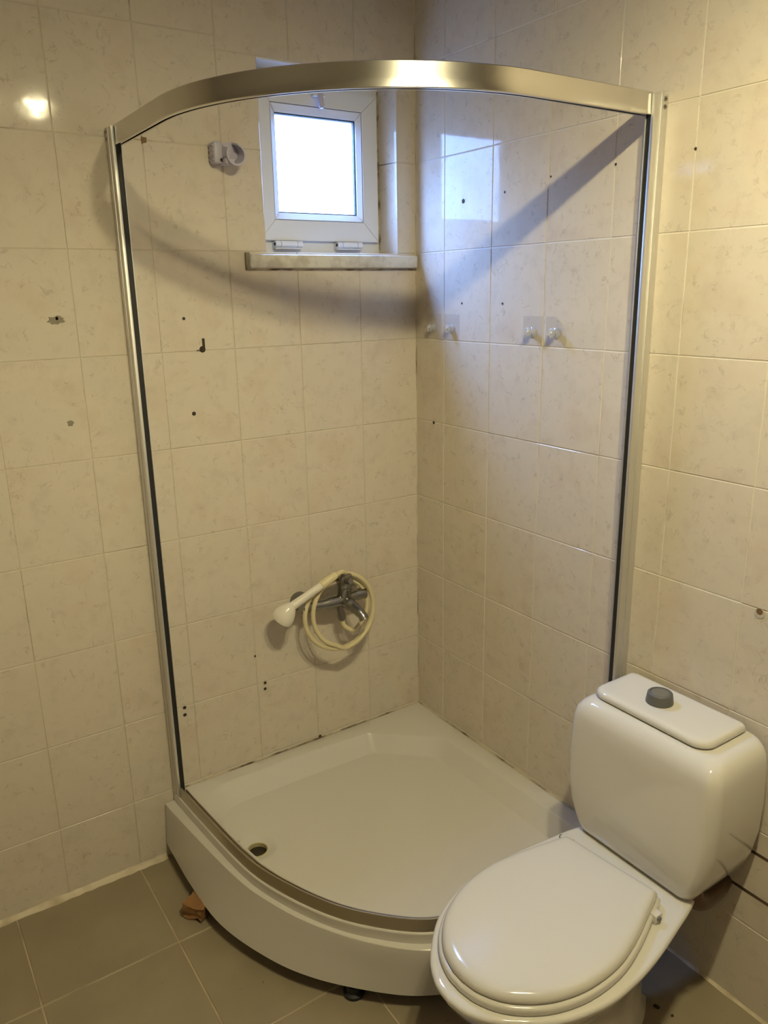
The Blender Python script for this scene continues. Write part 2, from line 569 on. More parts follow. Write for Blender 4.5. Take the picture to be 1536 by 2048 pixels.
tag(ceiling, 'plain white painted ceiling', kind='structure')
floor = boxes('floor', [(ROOM_X, GD, ROOM_Y, GD, -0.15, -0.0016)], GROUT_F)
tag(floor, 'brown-beige square tile floor with pale joints', kind='structure')

TILE_MESH = {}


def tile_mesh(w, h, t, bev, mat, name):
    key = (round(w, 4), round(h, 4), t, bev, mat.name)
    if key in TILE_MESH:
        return TILE_MESH[key]
    a, b = w / 2, h / 2
    V = [(-a, t, -b), (a, t, -b), (a, t, b), (-a, t, b),
         (-a, bev, -b), (a, bev, -b), (a, bev, b), (-a, bev, b),
         (-a + bev, 0, -b + bev), (a - bev, 0, -b + bev), (a - bev, 0, b - bev), (-a + bev, 0, b - bev)]
    F = [(0, 3, 2, 1)]
    for k in range(4):
        k2 = (k + 1) % 4
        F.append((k, k2, 4 + k2, 4 + k)); F.append((4 + k, 4 + k2, 8 + k2, 8 + k))
    F.append((8, 9, 10, 11))
    me = bpy.data.meshes.new(name)
    me.from_pydata(V, [], F)
    bm = bmesh.new(); bm.from_mesh(me); bmesh.ops.recalc_face_normals(bm, faces=bm.faces); bm.to_mesh(me); bm.free()
    me.materials.append(mat); me.update()
    TILE_MESH[key] = me
    return me


def wall_tile(wall, u0, u1, z0, z1, side, joint=0.0021, name='wall_tile'):
    """side 'L': on y=0, u is x.  side 'R': on x=0, u is y."""
    w = abs(u1 - u0) - joint; h = abs(z1 - z0) - joint
    if w < 0.008 or h < 0.008:
        return
    me = tile_mesh(w, h, 0.006, 0.0011, TILE, name)
    o = bpy.data.objects.new(name, me)
    COL.objects.link(o)
    uc = (u0 + u1) / 2
    j = lambda s: random.gauss(0, s)
    prot = random.uniform(-0.0003, 0.0003)
    if side == 'L':
        o.location = (uc, prot, (z0 + z1) / 2); o.rotation_euler = (j(0.0012), 0, j(0.0012))
    else:
        o.location = (prot, uc, (z0 + z1) / 2); o.rotation_euler = (j(0.0010), j(0.0010), R(-90) + j(0.0012))
    o.parent = wall
    return o


ROWS = [0.0, 0.215, 0.465, 0.715, 0.965, 1.215, 1.465, 1.715, 1.965, 2.215, 2.465, CEIL]
VX = [0.0] + [-(0.2029 + 0.2011 * k) for k in range(0, 10)] + [ROOM_X]
for c in range(len(VX) - 1):
    x1, x0 = VX[c], VX[c + 1]
    rows = list(ROWS)
    if c < 3:
        rows[9] = 2.185                 # the courses beside and over the window sit a little lower
    for k in range(len(rows) - 1):
        z0, z1 = rows[k], rows[k + 1]
        if z0 > 1.70 and z1 < 2.2 and x0 < NX1 and x1 > NX0:
            if x1 > NX1: wall_tile(wall_left, NX1, x1, z0, z1, 'L')
            if x0 < NX0: wall_tile(wall_left, x0, NX0, z0, z1, 'L')
        else:
            wall_tile(wall_left, x0, x1, z0, z1, 'L')
WY = [0.0] + [-(0.1398 + 0.2022 * k) for k in range(0, 13)] + [ROOM_Y]
for c in range(len(WY) - 1):
    y1, y0 = WY[c], WY[c + 1]
    for k in range(len(ROWS) - 1):
        if c == 6 and k == 1:           # patched course beside the toilet
            for a, b in ((0.215, 0.299), (0.303, 0.405), (0.409, 0.465)):
                wall_tile(wall_right, y0, y1, a, b, 'R', 0.0030)
            continue
        wall_tile(wall_right, y0, y1, ROWS[k], ROWS[k + 1], 'R')
for z in (0.301, 0.407):
    box('open_joint', -0.0002, 0.003, -1.352, -1.154, z - 0.0032, z + 0.0032, GROUT_DARK, wall_right)

# tiled right reveal of the niche
for z0, z1 in ((NZ0, 1.965), (1.965, NZ1)):
    me = tile_mesh(0.078, z1 - z0 - 0.002, 0.006, 0.0011, TILE, 'reveal_tile')
    o = bpy.data.objects.new('reveal_tile', me); COL.objects.link(o)
    o.location = (NX1 - 0.0068, 0.0385, (z0 + z1) / 2); o.rotation_euler = (0, 0, R(-80.4)); o.parent = wall_left
box('reveal_plaster', NX0 + 0.0005, NX1 - 0.008, 0.004, 0.077, NZ1 - 0.004, NZ1 + 0.002, PVC, wall_left)

# floor tiles
FX = [0.0, -0.347, -0.680, -1.013, -1.346, -1.679, -2.012, ROOM_X]
FY = [0.0, -0.334, -0.683, -1.030, -1.377, -1.724, -2.071, -2.418, -2.765, ROOM_Y]
for a in range(len(FX) - 1):
    for b in range(len(FY) - 1):
        w = FX[a] - FX[a + 1] - 0.004; h = FY[b] - FY[b + 1] - 0.004
        me = tile_mesh(w, h, 0.008, 0.0012, FLOORT, 'floor_tile')
        o = bpy.data.objects.new('floor_tile', me); COL.objects.link(o)
        o.location = ((FX[a] + FX[a + 1]) / 2, (FY[b] + FY[b + 1]) / 2, random.uniform(-0.0002, 0.0002))
        o.rotation_euler = (R(-90), 0, 0); o.parent = floor

# caulk lines
def strip(name, pts, mat, parent=None, jag=0.0):
    """triangular bead along pts: list of (point, leg_a vector, leg_b vector)"""
    V, F = [], []
    for (p, a, b) in pts:
        p = Vector(p); k = 1 + random.uniform(-jag, jag)
        V += [p, p + Vector(a) * k, p + (Vector(a) * 0.38 + Vector(b) * 0.38) * k, p + Vector(b) * k]
    n = 4
    for i in range(len(pts) - 1):
        for k in range(n):
            k2 = (k + 1) % n
            F.append((i * n + k, i * n + k2, (i + 1) * n + k2, (i + 1) * n + k))
    F.append((0, 1, 2, 3)); F.append(tuple((len(pts) - 1) * n + k for k in range(n)))
    return mesh(name, V, F, mat, parent, 60)


N = 60
bl = strip('baseboard_left', [((-0.93 - (1.10) * i / N, 0, 0), (0, 0, 0.011), (0, -0.015, 0)) for i in range(N + 1)], CAULK, None, 0.16)
tag(bl, 'pale caulk bead where the left wall meets the floor', kind='structure')
br_ = strip('baseboard_right', [((0, -0.94 - 1.9 * i / N, 0), (0, 0, 0.006), (-0.007, 0, 0)) for i in range(N + 1)], CAULK, None, 0.2)
tag(br_, 'thin caulk bead where the right wall meets the floor', kind='structure')
tc_ = strip('trim_1', [((0, 0, 0.21 + 2.38 * i / 120), (-0.0032, 0, 0), (0, -0.0032, 0)) for i in range(121)], MOULD_V, None, 0.25)
tag(tc_, 'stained vertical caulk line in the wall corner', kind='structure')

# ------------------------------------------------------------------ window
win = empty('window_1', (-0.281, 0.10, NZ0), 'small white plastic hopper window in a tiled niche', kind='structure')
FY0 = 0.078
fr = [(NX0, NX0 + 0.04, FY0, 0.122, NZ0, NZ1), (NX1 - 0.04, NX1, FY0, 0.122, NZ0, NZ1),
      (NX0 + 0.04, NX1 - 0.04, FY0, 0.122, NZ0, NZ0 + 0.06), (NX0 + 0.04, NX1 - 0.04, FY0, 0.122, NZ1 - 0.06, NZ1)]
boxes('outer_frame', fr, PVC, win)
SX0, SX1, SZ0, SZ1 = -0.482, -0.0915, 1.749, 2.144          # sash outside
BX0, BX1, BZ0, BZ1 = -0.431, -0.1445, 1.8045, 2.098          # bead outside
PX0, PX1, PZ0, PZ1 = -0.4135, -0.1575, 1.823, 2.078          # clear glass
SY = 0.063


def ring_members(name, o, i, yo, yi, back, mat, parent, gap=0.0004):
    """four mitred members between outer rect o and inner rect i; front at yo (outer edge) and yi (inner edge)"""
    ox0, ox1, oz0, oz1 = o; ix0, ix1, iz0, iz1 = i
    quads = [((ox0, oz0), (ox1, oz0), (ix1, iz0), (ix0, iz0)), ((ox1, oz0), (ox1, oz1), (ix1, iz1), (ix1, iz0)),
             ((ox1, oz1), (ox0, oz1), (ix0, iz1), (ix1, iz1)), ((ox0, oz1), (ox0, oz0), (ix0, iz0), (ix0, iz1))]
    for q in quads:
        cx = sum(p[0] for p in q) / 4; cz = sum(p[1] for p in q) / 4
        q2 = []
        along_x = abs(q[0][0] - q[1][0]) > abs(q[0][1] - q[1][1])
        for (x, z) in q:
            if along_x: x += gap if x < cx else -gap
            else: z += gap if z < cz else -gap
            q2.append((x, z))
        V = [(q2[0][0], yo, q2[0][1]), (q2[1][0], yo, q2[1][1]), (q2[2][0], yi, q2[2][1]), (q2[3][0], yi, q2[3][1])]
        V += [(x, back, z) for (x, z) in q2]
        F = [(0, 1, 2, 3), (7, 6, 5, 4)] + [(k, 4 + k, 4 + (k + 1) % 4, (k + 1) % 4) for k in range(4)]
        bm = bmesh.new(); vs = [bm.verts.new(p) for p in V]
        for f in F: bm.faces.new([vs[k] for k in f])
        bmesh.ops.recalc_face_normals(bm, faces=bm.faces)
        ed = [e for e in bm.edges if all(v.co.y < back - 0.002 for v in e.verts)]
        bmesh.ops.bevel(bm, geom=ed, offset=0.0011, segments=2, affect='EDGES')
        bm_obj(name, bm, mat, parent, 40)


ring_members('sash_member', (SX0, SX1, SZ0, SZ1), (BX0 - 0.0015, BX1 + 0.0015, BZ0 - 0.0015, BZ1 + 0.0015), SY, SY, 0.096, PVC, win)
ring_members('glazing_bead', (BX0, BX1, BZ0, BZ1), (PX0, PX1, PZ0, PZ1), SY + 0.0015, SY + 0.0135, 0.096, PVC, win)
ring_members('gasket', (PX0 - 0.002, PX1 + 0.002, PZ0 - 0.002, PZ1 + 0.002), (PX0 + 0.003, PX1 - 0.003, PZ0 + 0.003, PZ1 - 0.003), 0.079, 0.080, 0.084, PVC_GAP, win, 0)
ring_members('shadow_gap', (BX0 - 0.002, BX1 + 0.002, BZ0 - 0.002, BZ1 + 0.002), (BX0 + 0.001, BX1 - 0.001, BZ0 + 0.001, BZ1 - 0.001), 0.070, 0.070, 0.078, PVC_GAP, win, 0)
box('pane', PX0 - 0.004, PX1 + 0.004, 0.084, 0.088, PZ0 - 0.004, PZ1 + 0.004, PANE, win)
box('pane', PX0 - 0.004, PX1 + 0.004, 0.098, 0.102, PZ0 - 0.004, PZ1 + 0.004, PANE, win)
ring_members('pane_spacer', (PX0 - 0.004, PX1 + 0.004, PZ0 - 0.004, PZ1 + 0.004), (PX0 + 0.004, PX1 - 0.004, PZ0 + 0.004, PZ1 - 0.004), 0.089, 0.089, 0.097, ALU_D, win, 0)
# latch at the top
la = box('latch', -0.306, -0.270, 0.044, 0.064, 2.122, 2.144, PVC, win, 0.002)
lathe('latch_knob', (-0.287, 0.046, 2.128), (0.05, -0.12, -1), [(0, 0.009), (0.006, 0.0085), (0.03, 0.008), (0.036, 0.005)], HOLDER, la)
lathe('latch_screw', (-0.300, 0.0435, 2.134), (0, -1, 0), [(0, 0.004), (0.001, 0.004)], HOLEM, la, 12)
# hinges at the foot
for hx in (-0.399, -0.200):
    hb = box('hinge', hx - 0.040, hx + 0.040, 0.057, 0.079, 1.726, 1.746, PVC, win, 0.0015)
    for a, b in ((-0.042, -0.026), (-0.0245, 0.0245), (0.026, 0.042)):
        tube('hinge_barrel', [(hx + a, 0.056, 1.739), (hx + b, 0.056, 1.739)], 0.0088, PVC, hb, 16)
    tube('hinge_pin', [(hx - 0.0438, 0.056, 1.739), (hx + 0.0438, 0.056, 1.739)], 0.0045, PVC_GAP, hb, 12)
# sill
sill = box('window_sill', -0.552, -0.006, -0.020, 0.0775, 1.672, NZ0 - 0.004, SILL, win, 0.005, 3)
box('sill_mortar', -0.560, -0.548, -0.010, -0.0005, 1.668, NZ0 + 0.001, CHIP, sill, 0.002)
strip('sill_joint', [((-0.55 + 0.54 * i / 40, 0.0, 1.672), (0, 0, -0.004), (0, -0.004, 0)) for i in range(41)], MOULD, sill, 0.5)
strip('frame_joint', [((-0.49 + 0.42 * i / 40, 0.0775, NZ0 - 0.004), (0, 0, 0.005), (0, -0.005, 0)) for i in range(41)], MOULD, sill, 0.5)
strip('reveal_joint', [((NX1 - 0.0125, 0.0775, NZ0 + 0.45 * i / 40), (-0.0045, 0, 0), (0, -0.005, 0)) for i in range(41)], MOULD, win, 0.4)

# ------------------------------------------------------------------ shower tray
TZ = 0.207
tray = empty('shower_tray', (-0.45, -0.45, 0.0), 'white quadrant shower tray with drain hole standing in the tiled corner', 'shower tray')
EDGE = [(-0.893, -0.002), (-0.881, -0.16), (-0.859, -0.385), (-0.831, -0.512), (-0.770, -0.656), (-0.698, -0.760),
        (-0.595, -0.853), (-0.47, -0.893), (-0.36, -0.905), (-0.17, -0.905), (-0.002, -0.900)]
edge = [(p.x, p.y) for p in catmull([(a, b, 0) for a, b in EDGE], 8)]
outline = edge + [(-0.002, -0.002)]
CEN = (-0.42, -0.42)
NP = 192
c2 = Vector(CEN)
o_lp = polar(outline, CEN, NP)
# basin shape: chamfered inner corner, rounded left end, arc parallel to the front
bas = [(-0.255, -0.066), (-0.070, -0.232), (-0.060, -0.62), (-0.058, -0.80), (-0.14, -0.865), (-0.36, -0.866), (-0.47, -0.853), (-0.574, -0.814),
       (-0.668, -0.727), (-0.735, -0.634), (-0.795, -0.50), (-0.822, -0.385), (-0.852, -0.190), (-0.852, -0.052), (-0.50, -0.050)]
brad = [0.05, 0.05, 0, 0.06, 0.05, 0.1, 0.12, 0.2, 0.2, 0.2, 0.2, 0.15, 0.06, 0.115, 0.3]
rim_poly = round_poly(bas, brad, 8)
rim_lp = polar(rim_poly, CEN, NP)
flo_poly = round_poly([(-0.270, -0.112), (-0.112, -0.255), (-0.100, -0.62), (-0.098, -0.77), (-0.17, -0.826), (-0.36, -0.830), (-0.46, -0.817), (-0.555, -0.778),
                       (-0.640, -0.698), (-0.705, -0.61), (-0.763, -0.48), (-0.790, -0.37), (-0.815, -0.21), (-0.812, -0.102), (-0.50, -0.104)],
                      [0.05, 0.05, 0, 0.05, 0.05, 0.1, 0.12, 0.2, 0.2, 0.2, 0.2, 0.15, 0.05, 0.09, 0.3], 8)
flo_lp = polar(flo_poly, CEN, NP)
FZ = 0.160


def z3(lp, z): return [(p.x, p.y, z) for p in lp]
def mixlp(a, b, t): return [a[i].lerp(b[i], t) for i in range(len(a))]
def insetlp(lp, d, c=c2): return [p + (c - p).normalized() * d for p in lp]


loops = [z3(insetlp(o_lp, 0.014), 0.150), z3(insetlp(o_lp, 0.002), 0.150), z3(o_lp, 0.182), z3(o_lp, 0.2035), z3(insetlp(o_lp, 0.0015), 0.2060), z3(insetlp(o_lp, 0.004), TZ),
         z3(insetlp(rim_lp, -0.004), TZ), z3(rim_lp, TZ - 0.0015), z3(mixlp(rim_lp, flo_lp, 0.07), TZ - 0.005),
         z3(mixlp(rim_lp, flo_lp, 0.93), FZ + 0.0045), z3(insetlp(flo_lp, 0.001), FZ + 0.0010), z3(insetlp(flo_lp, 0.006), FZ)]
V, F = [], []
for lp in loops: V += lp
for i in range(len(loops) - 1):
    for k in range(NP):
        k2 = (k + 1) % NP
        F.append((i * NP + k, i * NP + k2, (i + 1) * NP + k2, (i + 1) * NP + k))
bm = bmesh.new()
bv = [bm.verts.new(v) for v in V]
for f in F: bm.faces.new([bv[i] for i in f])
inner = bv[-NP:]
DC = Vector((-0.770, -0.308))
ND = 40
dl = []
for (r_, z_) in ((0.060, FZ), (0.050, FZ - 0.0015), (0.040, FZ - 0.006), (0.034, FZ - 0.0085), (0.029, FZ - 0.010)):
    dl.append([bm.verts.new((DC.x + r_ * math.cos(2 * math.pi * k / ND), DC.y + r_ * math.sin(2 * math.pi * k / ND), z_)) for k in range(ND)])
for i in range(len(dl) - 1):
    for k in range(ND):
        k2 = (k + 1) % ND
        bm.faces.new([dl[i][k], dl[i][k2], dl[i + 1][k2], dl[i + 1][k]])
bm.edges.ensure_lookup_table()
es = []
for lst in (inner, dl[0]):
    for k in range(len(lst)):
        e = bm.edges.get([lst[k], lst[(k + 1) % len(lst)]])
        es.append(e)
bmesh.ops.triangle_fill(bm, edges=es, use_beauty=True, use_dissolve=False)
basin = bm_obj('basin', bm, ACRYL, tray, 24)
dr = empty_dr = lathe('drain', (DC.x, DC.y, FZ - 0.075), (0, 0, 1), [(0, 0.026), (0.055, 0.0265)], DRAIN, tray, 32)
V, F = [], []
for (r_, z_) in ((0.0300, FZ - 0.0102), (0.0290, FZ - 0.0075), (0.0262, FZ - 0.0085), (0.0258, FZ - 0.030)):
    V += [(DC.x + r_ * math.cos(2 * math.pi * k / ND), DC.y + r_ * math.sin(2 * math.pi * k / ND), z_) for k in range(ND)]
for i in range(3):
    for k in range(ND):
        F.append((i * ND + k, i * ND + (k + 1) % ND, (i + 1) * ND + (k + 1) % ND, (i + 1) * ND + k))
mesh('drain_ring', V, F, BRASS, dr, 40)

# skirt panel
SK = [(-0.928, -0.004), (-0.931, -0.20), (-0.918, -0.388), (-0.862, -0.558), (-0.790, -0.682), (-0.678, -0.806), (-0.595, -0.868),
      (-0.48, -0.918), (-0.36, -0.935), (-0.17, -0.938), (-0.004, -0.935)]
ST = [(-0.920, -0.004), (-0.900, -0.19), (-0.872, -0.40), (-0.842, -0.515), (-0.790, -0.640), (-0.708, -0.766), (-0.606, -0.866),
      (-0.480, -0.912), (-0.36, -0.926), (-0.17, -0.928), (-0.004, -0.925)]
sk = catmull([(a, b, 0) for a, b in SK], 8)
st = catmull([(a, b, 0) for a, b in ST], 8)


def nrm2(P, i):
    a = P[max(0, i - 1)]; b = P[min(len(P) - 1, i + 1)]
    t = (b - a).normalized(); n = Vector((t.y, -t.x, 0))
    return n if n.dot(P[i] - Vector((-0.2, -0.2, 0))) > 0 else -n


V, F = [], []
prof = []
for i in range(len(sk)):
    n1 = nrm2(st, i); n2 = nrm2(sk, i)
    t, s = st[i], sk[i]
    e = Vector((*edge[i], 0))
    sec = [e - n1 * 0.006 + Vector((0, 0, 0.150)), e - n1 * 0.001 + Vector((0, 0, 0.1785)), t - n1 * 0.002 + Vector((0, 0, 0.1780)), t + n1 * 0.0002 + Vector((0, 0, 0.1765)),
           t + n1 * 0.0012 + Vector((0, 0, 0.1725)), t.lerp(s, 0.30) + Vector((0, 0, 0.130)), t.lerp(s, 0.68) + Vector((0, 0, 0.085)), s + Vector((0, 0, 0.045)), s - n2 * 0.006 + Vector((0, 0, 0.045)), t - n1 * 0.012 + Vector((0, 0, 0.140))]
    prof.append([tuple(x) for x in sec])
m_ = len(prof[0])
for p in prof: V += p
for i in range(len(prof) - 1):
    for k in range(m_):
        k2 = (k + 1) % m_
        F.append((i * m_ + k, i * m_ + k2, (i + 1) * m_ + k2, (i + 1) * m_ + k))
F.append(tuple(range(m_))); F.append(tuple((len(prof) - 1) * m_ + k for k in range(m_)))
mesh('skirt', V, F, ACRYL, tray, 26)
# adjustable feet, and the frame below
for fx, fy in ((-0.722, -0.722), (-0.80, -0.12), (-0.12, -0.80), (-0.12, -0.12)):
    ft = lathe('foot', (fx, fy, 0.0), (0, 0, 1), [(0, 0.024), (0.006, 0.026), (0.010, 0.026), (0.014, 0.019), (0.030, 0.018), (0.032, 0.008), (0.148, 0.008)], BLACK, tray, 20)
strip('wall_seal', [((-0.885 + 0.883 * i / 60, 0, TZ), (0, 0, 0.0028), (0, -0.004, 0)) for i in range(61)], MOULD, tray, 0.4)
strip('wall_seal', [((0, -0.002 - 0.85 * i / 60, TZ), (0, 0, 0.0028), (-0.004, 0, 0)) for i in range(61)], MOULD, tray, 0.4)

# ------------------------------------------------------------------ shower enclosure (frame only, glass removed)
enc = empty('shower_enclosure', (-0.6, -0.6, TZ), 'curved aluminium shower enclosure frame without its glass around the tray', 'shower frame')
HZ0, HZ1 = 1.943, 1.986
CX, CY, HR = -0.352, -0.335, 0.530
path = [(CX - HR, -0.030), (CX - HR, -0.20)]
for k in range(0, 41):
    a = math.pi + (math.pi / 2) * k / 40
    path.append((CX + HR * math.cos(a), CY + HR * math.sin(a)))
path += [(-0.18, CY - HR), (-0.034, CY - HR)]
h = 0.0015
hp = [(0.0, HZ0 + h), (-0.0006, HZ0 + 0.008), (-0.0009, HZ0 + 0.016), (-0.0010, HZ0 + 0.024), (-0.0011, HZ0 + 0.032), (-0.0011, HZ1 - h), (-0.0011 - h, HZ1), (-0.020 + h, HZ1), (-0.020, HZ1 - h), (-0.020, HZ0 + h), (-0.020 + h, HZ0), (-0.0135, HZ0), (-0.0135, HZ0 + 0.012), (-0.0075, HZ0 + 0.012), (-0.0075, HZ0), (-h, HZ0)]
sweep('header_rail', path, hp, ALU, enc)


def profile_x(name, cx, cy, side):
    """wall profile: outer wall channel, inner U channel with its glass slot filled black as shade; built along z"""
    z0, z1 = TZ + 0.001, HZ1 - 0.003
    def B(nm, a0, a1, d0, d1, mat, par, za=z0, zb=z1, bev=0.0012):
        # a: across the profile, d: distance out from the wall
        if side == 'L': return box(nm, a0, a1, -d1, -d0, za, zb, mat, par, bev)
        return box(nm, -d1, -d0, a0, a1, za, zb, mat, par, bev)
    c = cx if side == 'L' else cy
    s = -1
    root = B('wall_profile', c - 0.0135, c + 0.0135, 0.0003, 0.020, ALU_D, enc)
    B('profile_flange', c - 0.0115, c - 0.0035, 0.0195, 0.040, ALU_D, root)
    B('profile_flange', c + 0.0085, c + 0.0105, 0.0195, 0.040, ALU_D, root)
    B('slot_shade_fill', c - 0.0036, c + 0.0086, 0.0195, 0.0375, BLACK, root, z0, HZ0 + 0.001, 0)  # black fill stands in for the shade inside the empty channel
    for dz in (0.012, 0.027):
        if side == 'L':
            lathe('screw', (c - 0.0134, -0.010, HZ1 - dz), (-1, 0, 0), [(0, 0.0042), (0.0012, 0.004), (0.0018, 0.0028)], CHROME, root, 14)
            box('screw_slot', c - 0.0155, c - 0.0150, -0.0122, -0.0078, HZ1 - dz - 0.0006, HZ1 - dz + 0.0006, HOLEM, root)
        else:
            lathe('screw', (-0.010, c - 0.0134, HZ1 - dz), (0, -1, 0), [(0, 0.0048), (0.0012, 0.0046), (0.0018, 0.0032)], CHROME, root, 14)
            box('screw_slot', -0.0128, -0.0072, c - 0.0155, c - 0.0150, HZ1 - dz - 0.0008, HZ1 - dz + 0.0008, HOLEM, root)


profile_x('L', CX - HR + 0.004, 0, 'L')
profile_x('R', 0, CY - HR + 0.004, 'R')
rp = catmull([(a, b, 0) for a, b in EDGE], 10)
rp = [(p.x, p.y) for p in rp if p.y < -0.036 and p.x < -0.036]
rz0, rz1 = TZ + 0.0005, TZ + 0.034
sweep('bottom_rail', rp, [(-0.004, rz0), (-0.004, rz0 + 0.004), (-0.006, rz1 - 0.001), (-0.007, rz1), (-0.0095, rz1), (-0.0105, rz1 - 0.001), (-0.0105, rz0 + 0.018),
                          (-0.0215, rz0 + 0.018), (-0.0215, rz1 - 0.010), (-0.0235, rz1 - 0.010), (-0.0235, rz0)], ALU_B, enc)

# ------------------------------------------------------------------ shower mixer and hand shower
mix = empty('shower_mixer', (-0.375, 0.0, 0.70), 'tarnished chrome lever mixer tap on the wall above the shower tray', 'mixer tap')
my, mz = -0.062, 0.700
tube('body', catmull([(-0.475, my, mz), (-0.44, my, mz), (-0.39, my - 0.004, mz - 0.002), (-0.33, my - 0.004, mz - 0.002), (-0.285, my, mz), (-0.252, my, mz)], 5),
     [0.0185] * 4 + [0.0165] * 6 + [0.020] * 6 + [0.0165] * 5 + [0.0185] * 5, CHROME, mix, 20)
for x in (-0.452, -0.275):
    lathe('wall_flange', (x, 0, mz), (0, -1, 0), [(0, 0.030), (0.004, 0.030), (0.020, 0.0235), (0.024, 0.0175), (0.062, 0.0175)], CHROME, mix, 24)
lathe('cartridge', (-0.330, my - 0.006, mz + 0.004), (0.0, -0.10, 1), [(0, 0.021), (0.028, 0.021), (0.030, 0.0225), (0.044, 0.0225), (0.047, 0.020)], CHROME, mix, 24)
lv = lathe('lever', (-0.331, my - 0.011, mz + 0.044), (0.0, -0.10, 1), [(0, 0.023), (0.004, 0.0255), (0.030, 0.0245), (0.038, 0.021), (0.041, 0.012)], CHROME, mix, 24)
tube('lever_handle', catmull([(-0.331, my - 0.014, mz + 0.066), (-0.336, my - 0.040, mz + 0.070), (-0.338, my - 0.062, mz + 0.076)], 5), [0.010] * 6 + [0.0085] * 5, CHROME, lv, 12)
tube('spout', catmull([(-0.335, my - 0.004, mz - 0.004), (-0.322, my - 0.040, mz - 0.014), (-0.312, my - 0.075, mz - 0.032), (-0.309, my - 0.088, mz - 0.047)], 6),
     [0.019] * 6 + [0.016] * 6 + [0.0145] * 7, CHROME, mix, 18)
lathe('hose_outlet', (-0.345, my - 0.002, mz - 0.012), (0.15, 0, -1), [(0, 0.012), (0.03, 0.011), (0.04, 0.013), (0.055, 0.013)], CHROME, mix, 18)

hs = empty('hand_shower', (-0.5, -0.08, 0.60), 'white hand shower with coiled cream hose hung over the mixer tap', 'hand shower')
hy = -0.090
tube('handle', [(-0.385, hy, 0.785), (-0.415, hy, 0.772), (-0.47, hy, 0.749), (-0.518, hy, 0.729), (-0.533, hy, 0.720)], [0.0105, 0.0115, 0.012, 0.0135, 0.016], WHITEP, hs, 18)
lathe('hose_nut', (-0.421, hy, 0.7695), (0.905, 0, 0.41), [(0, 0.0115), (0.002, 0.0135), (0.035, 0.0125), (0.056, 0.012), (0.060, 0.009)], HOSE, hs, 18)
HA = Vector((-0.52, 0.30, -0.80)).normalized()
HB = Vector((-0.528, hy - 0.004, 0.728))
hd = lathe('head', HB, HA, [(-0.012, 0.004), (-0.009, 0.012), (-0.002, 0.018), (0.010, 0.025), (0.026, 0.032), (0.040, 0.0345), (0.046, 0.0330)], WHITEP, hs, 28)
lathe('spray_plate', HB + HA * 0.0455, HA, [(0, 0.030), (0.002, 0.029)], GREYP2, hd, 28)


def arc_pts(cx, cz, rx, rz, a0, a1, n, y0, y1, tilt=0.0):
    out = []
    for k in range(n + 1):
        t = k / n; a = R(a0 + (a1 - a0) * t)
        x, z = rx * math.cos(a), rz * math.sin(a)
        out.append((cx + x * math.cos(R(tilt)) - z * math.sin(R(tilt)), y0 + (y1 - y0) * t, cz + x * math.sin(R(tilt)) + z * math.cos(R(tilt))))
    return out


# hose: from the mixer outlet up over the lever, two and a half turns, into the handle nut
hp_ = [(-0.337, my - 0.002, 0.634), (-0.334, my - 0.006, 0.612), (-0.318, my - 0.014, 0.597)]
hp_ += arc_pts(-0.345, 0.672, 0.098, 0.092, -62, 98, 14, -0.075, -0.055)
hp_ += arc_pts(-0.348, 0.667, 0.100, 0.104, 112, 250, 10, -0.068, -0.098)
hp_ += arc_pts(-0.345, 0.665, 0.112, 0.112, 265, 450, 14, -0.100, -0.062)
hp_ += arc_pts(-0.352, 0.665, 0.122, 0.112, 104, 268, 12, -0.066, -0.094)
hp_ += arc_pts(-0.344, 0.668, 0.110, 0.116, 284, 440, 13, -0.088, -0.074)
hp_ += [(-0.345, -0.085, 0.795), (-0.366, hy, 0.793)]
tube('hose', catmull(hp_, 5), 0.0072, HOSE, hs, 12)

# holder bracket high on the wall
hb = empty('shower_holder', (-0.610, 0, 1.945), 'lilac-white plastic hand shower holder on the wall beside the window', 'shower holder')
box('wall_plate', -0.640, -0.614, -0.034, -0.0003, 1.921, 1.972, HOLDER, hb, 0.006, 3)
for z in (1.930, 1.941, 1.952, 1.963):
    box('plate_rib', -0.6420, -0.630, -0.030, -0.004, z - 0.0015, z + 0.0015, HOLDER, hb)
cl = []
ccx, ccz = -0.592, 1.950
V, F = [], []
na = 22
prof = [(0.0215, -0.020), (0.0255, -0.020), (0.0255, -0.060), (0.0215, -0.060)]
for k in range(na + 1):
    a = R(-215 + 290 * k / na)
    for (r_, y_) in prof:
        lean = (-0.020 - y_) * 0.25
        V.append((ccx + r_ * math.cos(a) * 1.0, y_, ccz + r_ * math.sin(a) - lean))
for k in range(na):
    for q in range(4):
        q2 = (q + 1) % 4
        F.append((k * 4 + q, k * 4 + q2, (k + 1) * 4 + q2, (k + 1) * 4 + q))
F.append((0, 1, 2, 3)); F.append(tuple(na * 4 + q for q in range(4)))
clip = mesh('clip_ring', V, F, HOLDER, hb, 40)
box('clip_arm', -0.618, -0.592, -0.052, -0.012, 1.918, 1.934, HOLDER, hb, 0.005, 3)
lathe('clip_back', (ccx, -0.019, ccz), (0, -1, 0), [(0, 0.0235), (0.004, 0.0235)], HOLDER, hb, 28)
lathe('pivot_hole', (-0.6205, -0.0338, 1.929), (0, -1, 0), [(0, 0.0045), (0.0006, 0.0045)], HOLEM, hb, 14)

